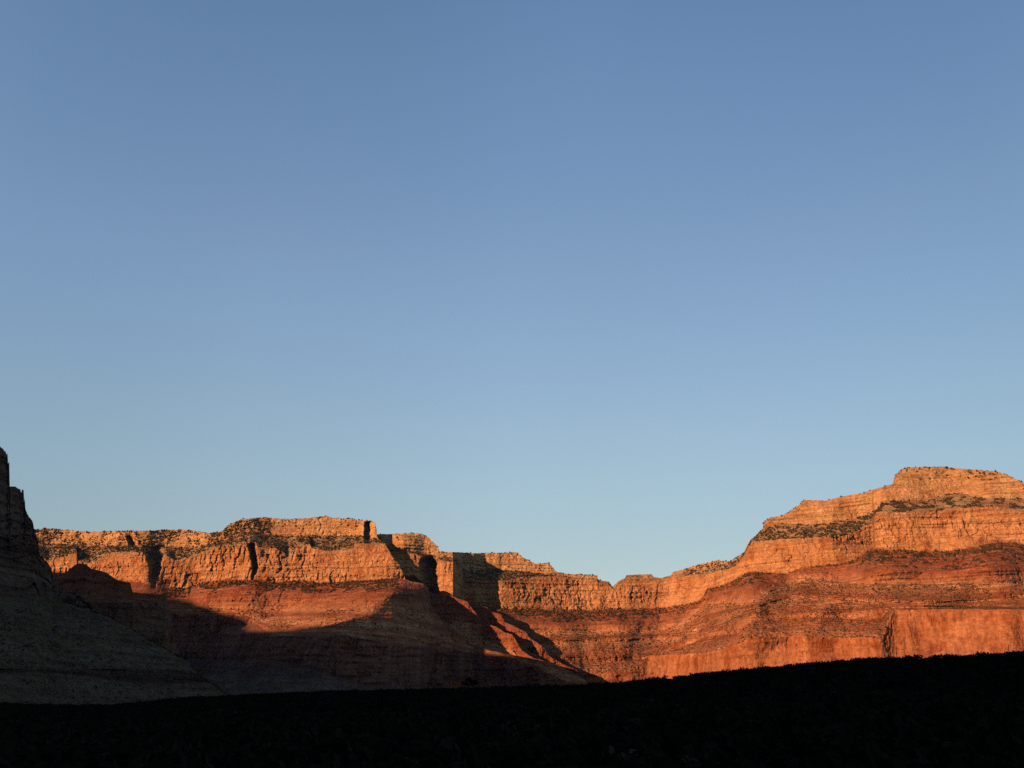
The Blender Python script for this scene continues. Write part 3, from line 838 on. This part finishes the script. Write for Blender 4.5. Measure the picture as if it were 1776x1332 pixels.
far_plants('ledge_woods', np.concatenate([pts_right[rest], pts_mid, pts_left]), 1.8, 5.8, M_PINE,
           'far off pinyon woods massed along the ledges and rims')
far_plants('slope_scrub', pts_scrub, 1.2, 4.2, M_SCRUB, 'scrub dotted over the red slopes')
far_plants('butte_scrub', np.concatenate([pick(U_B, [0, 2], 4200, -0.12, freq=30, pxr=(-10, 440), seed=30)]), 0.45, 1.7, M_BSCRUB,
           'dark scrub dotted over the shaded talus')

# foreground brush
BUSH = [tuft(52, s, leaf=0.21) for s in range(40, 45)]
BUSH_NEAR = [tuft(420, s, leaf=0.075) for s in range(50, 54)]


def hill_spots(n, d0, d1, spread=0.72):
    az = rng.uniform(-spread, spread, n)
    d = np.sqrt(rng.uniform(d0 * d0, d1 * d1, n))
    x, y = d * np.sin(az), d * np.cos(az)
    return np.stack([x, y, hill_height(x, y)], -1)


near = hill_spots(330, 14, 60, 0.66)
gap = rng.uniform(size=len(near)) < 0.92
near = near[gap][:300]
near_me = [mesh_from('blackbrush_shrub', V, F, M_DRY if k == 3 else M_BRUSH) for k, (V, F) in enumerate(BUSH_NEAR)]
proto = None
for i, p in enumerate(near):
    if proto is None:
        o = bpy.data.objects.new('blackbrush_shrub', near_me[0])
        o['label'] = 'low dark desert shrub on the black foreground slope'
        o['category'] = 'shrub'
        o['group'] = 'low shrubs over the foreground slope'
        proto = o
    else:
        o = proto.copy()
        o.data = near_me[i % 4]
    COL.objects.link(o)
    s = random.uniform(0.35, 0.75)
    o.location = (p[0], p[1], p[2] - 0.04)
    o.scale = (s, s, s * random.uniform(0.75, 1.15))
    o.rotation_euler = (0, 0, random.uniform(0, 6.28))


def brush(name, P, lo, hi, mat, base, label):
    n = len(P)
    s = rng.uniform(lo, hi, n)
    P = P - np.array([0, 0, 0.05])
    me = scatter_mesh(name, base, P, s, s * rng.uniform(0.8, 1.2, n), rng.uniform(0, 6.28, n), mat)
    link(name, me, label=label, kind='stuff')


def crest_spots(n):
    px = rng.uniform(-60, 1840, n)
    az = np.arctan((px - W0 / 2) / FPX / CP)
    d = interp(px, HDC) * rng.uniform(0.86, 1.06, n)
    x, y = d * np.sin(az), d * np.cos(az)
    return np.stack([x, y, hill_height(x, y)], -1)


far = hill_spots(15000, 50, 340)
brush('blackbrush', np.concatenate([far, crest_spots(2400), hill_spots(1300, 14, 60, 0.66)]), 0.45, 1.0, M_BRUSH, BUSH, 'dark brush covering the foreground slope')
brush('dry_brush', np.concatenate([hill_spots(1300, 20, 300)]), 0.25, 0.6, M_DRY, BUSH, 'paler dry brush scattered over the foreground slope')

brush('crest_brush', crest_spots(260), 0.7, 1.15, M_BRUSH, BUSH, 'taller dark brush along the foreground crest')

# the one tree standing above the brush on the crest
def tree_on_crest(px, label):
    az = math.atan((px - W0 / 2) / FPX / CP)
    d = float(interp(px, HDC)) * 0.99
    x, y = d * math.sin(az), d * math.cos(az)
    z = float(hill_height(np.array([x]), np.array([y]))[0])
    t = bpy.data.objects.new('juniper_tree', None)
    COL.objects.link(t)
    t.location = (x, y, z - 0.1)
    t['label'] = label
    t['category'] = 'tree'
    # trunk with limbs: tapered tubes
    V, F = [], []

    def tube(pts, r0, r1, n=7):
        k0 = len(V)
        for i, p in enumerate(pts):
            r = r0 + (r1 - r0) * i / (len(pts) - 1)
            for j in range(n):
                a = 2 * math.pi * j / n
                V.append((p[0] + r * math.cos(a), p[1] + r * math.sin(a), p[2]))
        for i in range(len(pts) - 1):
            for j in range(n):
                a, b = k0 + i * n + j, k0 + i * n + (j + 1) % n
                F.append((a, b, b + n, a + n))

    tips = [(-0.35, 0.1, 2.55), (0.0, -0.2, 2.7), (-1.25, 0.2, 1.75), (1.35, -0.1, 2.05), (0.7, 0.5, 1.5), (-0.7, -0.5, 1.6), (0.35, 0.3, 2.2), (1.75, 0.1, 1.7)]
    tube([(0, 0, -0.2), (0.03, 0, 0.5), (-0.04, 0.02, 1.0), (-0.05, 0, 1.6)], 0.2, 0.1)
    for q in tips:
        tube([(0, 0, 0.75), (q[0] * 0.45, q[1] * 0.45, 0.75 + (q[2] - 0.75) * 0.4), q], 0.09, 0.025, 5)
    link('trunk', mesh_from('trunk', V, F, M_BARK, smooth=True), parent=t)
    CV, CF = [], []
    r = np.random.default_rng(5)
    for q, rad in zip(tips, (0.62, 0.6, 0.75, 0.62, 0.6, 0.65, 0.5, 0.5)):
        for _ in range(230):
            v = r.normal(size=3)
            v /= np.linalg.norm(v)
            p = np.array(q) + v * [1.15, 1.15, 0.72] * rad * r.uniform(0.2, 1) ** 0.5
            a = r.normal(size=3); a /= np.linalg.norm(a)
            b = np.cross(a, r.normal(size=3)); b /= np.linalg.norm(b)
            s = r.uniform(0.06, 0.15)
            k = len(CV)
            CV += [p - a * s, p + b * s * 0.6, p + a * s, p - b * s * 0.6]
            CF.append((k, k + 1, k + 2, k + 3))
    link('crown', mesh_from('crown', CV, CF, M_JUN), parent=t)


tree_on_crest(824, 'lone dark juniper standing above the brush on the foreground crest')

# ------------------------------------------------------------------ the evening air in the canyon
m = bpy.data.materials.new('thin_air')
nt, N, L = nodes(m)
vo = N.new('ShaderNodeOutputMaterial')
pv = N.new('ShaderNodeVolumePrincipled')
pv.inputs['Color'].default_value = (0.42, 0.60, 1.0, 1)
pv.inputs['Density'].default_value = 8.5e-6
pv.inputs['Anisotropy'].default_value = 0.0
L.new(pv.outputs[0], vo.inputs['Volume'])
hx, hy0, hy1, hz0, hz1 = 9000.0, -8500.0, 8000.0, -110.0, 1500.0
hv = [(x, y, z) for z in (hz0, hz1) for x, y in ((-hx, hy0), (hx, hy0), (hx, hy1), (-hx, hy1))]
link('haze', mesh_from('haze', hv, [(0, 3, 2, 1), (4, 5, 6, 7), (0, 1, 5, 4), (1, 2, 6, 5), (2, 3, 7, 6), (3, 0, 4, 7)], m), kind='stuff')

# ------------------------------------------------------------------ light, sky, camera
sun = bpy.data.lights.new('sun', 'SUN')
sun.energy = 5.0
sun.angle = R(0.5)
sun.color = (1.0, 0.565, 0.32)
so = bpy.data.objects.new('sun', sun)
COL.objects.link(so)
to_sun = Vector((-SA * math.cos(R(SUN_EL)), -CA * math.cos(R(SUN_EL)), math.sin(R(SUN_EL))))
so.rotation_euler = to_sun.to_track_quat('Z', 'Y').to_euler()
so.location = (-500, -500, 800)

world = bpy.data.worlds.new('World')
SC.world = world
world.use_nodes = True
wt = world.node_tree
wt.nodes.clear()
N, L = wt.nodes, wt.links
wo = N.new('ShaderNodeOutputWorld')
bg = N.new('ShaderNodeBackground')
sky = N.new('ShaderNodeTexSky')
sky.sky_type = 'NISHITA'
sky.sun_disc = False
sky.sun_elevation = R(SUN_EL)
sky.sun_rotation = R(180 + SUN_AZ)
sky.air_density = 1.0
sky.dust_density = 0.6
sky.ozone_density = 1.5
bg.inputs[1].default_value = 0.15
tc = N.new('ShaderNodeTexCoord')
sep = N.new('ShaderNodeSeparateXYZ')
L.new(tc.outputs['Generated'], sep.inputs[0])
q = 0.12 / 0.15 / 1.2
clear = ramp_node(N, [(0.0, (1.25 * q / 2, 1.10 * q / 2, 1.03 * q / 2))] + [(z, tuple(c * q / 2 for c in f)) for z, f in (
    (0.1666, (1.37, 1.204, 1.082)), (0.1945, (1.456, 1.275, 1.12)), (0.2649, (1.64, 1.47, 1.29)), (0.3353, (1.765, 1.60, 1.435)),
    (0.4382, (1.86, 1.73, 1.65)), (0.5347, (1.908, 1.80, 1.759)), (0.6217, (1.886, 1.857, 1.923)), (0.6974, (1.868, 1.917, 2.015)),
    (0.7594, (1.777, 1.912, 2.056)), (0.83, (1.0, 1.12, 1.25)), (0.92, (0.42, 0.5, 0.62)))])  # last stops dim the unseen sky overhead for deeper shade
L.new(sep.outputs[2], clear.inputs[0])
# sky towards the sun, out of view, dimmed to keep shaded ground dark
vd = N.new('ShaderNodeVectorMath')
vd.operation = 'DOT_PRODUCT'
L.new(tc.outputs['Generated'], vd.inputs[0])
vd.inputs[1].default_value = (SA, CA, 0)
sun_side_dim = ramp_node(N, [(0.06, (0.08,) * 3), (0.44, (1.0,) * 3)])
L.new(math_node(N, L, 'MULTIPLY_ADD', vd.outputs['Value'], 0.5, 0.5), sun_side_dim.inputs[0])
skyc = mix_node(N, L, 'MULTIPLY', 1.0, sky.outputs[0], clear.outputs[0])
skyc = mix_node(N, L, 'MULTIPLY', 1.0, skyc, sun_side_dim.outputs[0])
skyc = mix_node(N, L, 'ADD', 1.0, skyc, skyc)
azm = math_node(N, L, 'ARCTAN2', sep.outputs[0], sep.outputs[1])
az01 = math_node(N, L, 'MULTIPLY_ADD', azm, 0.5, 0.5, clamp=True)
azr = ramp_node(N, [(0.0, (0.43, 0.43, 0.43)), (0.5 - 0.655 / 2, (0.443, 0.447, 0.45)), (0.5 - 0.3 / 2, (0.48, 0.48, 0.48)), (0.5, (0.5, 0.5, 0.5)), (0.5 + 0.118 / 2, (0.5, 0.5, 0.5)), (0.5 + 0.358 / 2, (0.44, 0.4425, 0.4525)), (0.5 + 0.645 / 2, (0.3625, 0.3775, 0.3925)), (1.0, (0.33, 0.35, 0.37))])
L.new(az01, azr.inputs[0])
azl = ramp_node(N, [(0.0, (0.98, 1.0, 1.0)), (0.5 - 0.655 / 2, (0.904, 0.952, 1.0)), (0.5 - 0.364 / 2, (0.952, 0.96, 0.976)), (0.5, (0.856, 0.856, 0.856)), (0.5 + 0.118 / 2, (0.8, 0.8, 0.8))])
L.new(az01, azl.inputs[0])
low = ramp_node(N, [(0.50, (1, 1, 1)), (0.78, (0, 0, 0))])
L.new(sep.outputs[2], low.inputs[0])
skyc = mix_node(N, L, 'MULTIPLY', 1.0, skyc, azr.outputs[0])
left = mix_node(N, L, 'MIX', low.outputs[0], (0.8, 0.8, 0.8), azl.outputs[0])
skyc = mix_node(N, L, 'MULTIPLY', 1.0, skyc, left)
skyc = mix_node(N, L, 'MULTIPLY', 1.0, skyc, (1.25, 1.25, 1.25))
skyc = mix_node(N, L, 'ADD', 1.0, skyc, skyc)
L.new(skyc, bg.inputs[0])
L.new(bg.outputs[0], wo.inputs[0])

cam = bpy.data.cameras.new('camera')
cam.sensor_width = 36.0
cam.sensor_fit = 'HORIZONTAL'
cam.lens = FPX / W0 * 36.0
cam.clip_start = 0.1
cam.clip_end = 100000.0
co = bpy.data.objects.new('camera', cam)
COL.objects.link(co)
co.location = (0, 0, 0)
co.rotation_euler = (R(90) + PITCH, 0, 0)
SC.camera = co

SC.cycles.use_denoising = False
SC.cycles.diffuse_bounces = 0
vs = SC.view_settings
vs.view_transform = 'Standard'
vs.look = 'None'
vs.gamma = 1.0
vs.exposure = 0.4
vs.use_curve_mapping = False
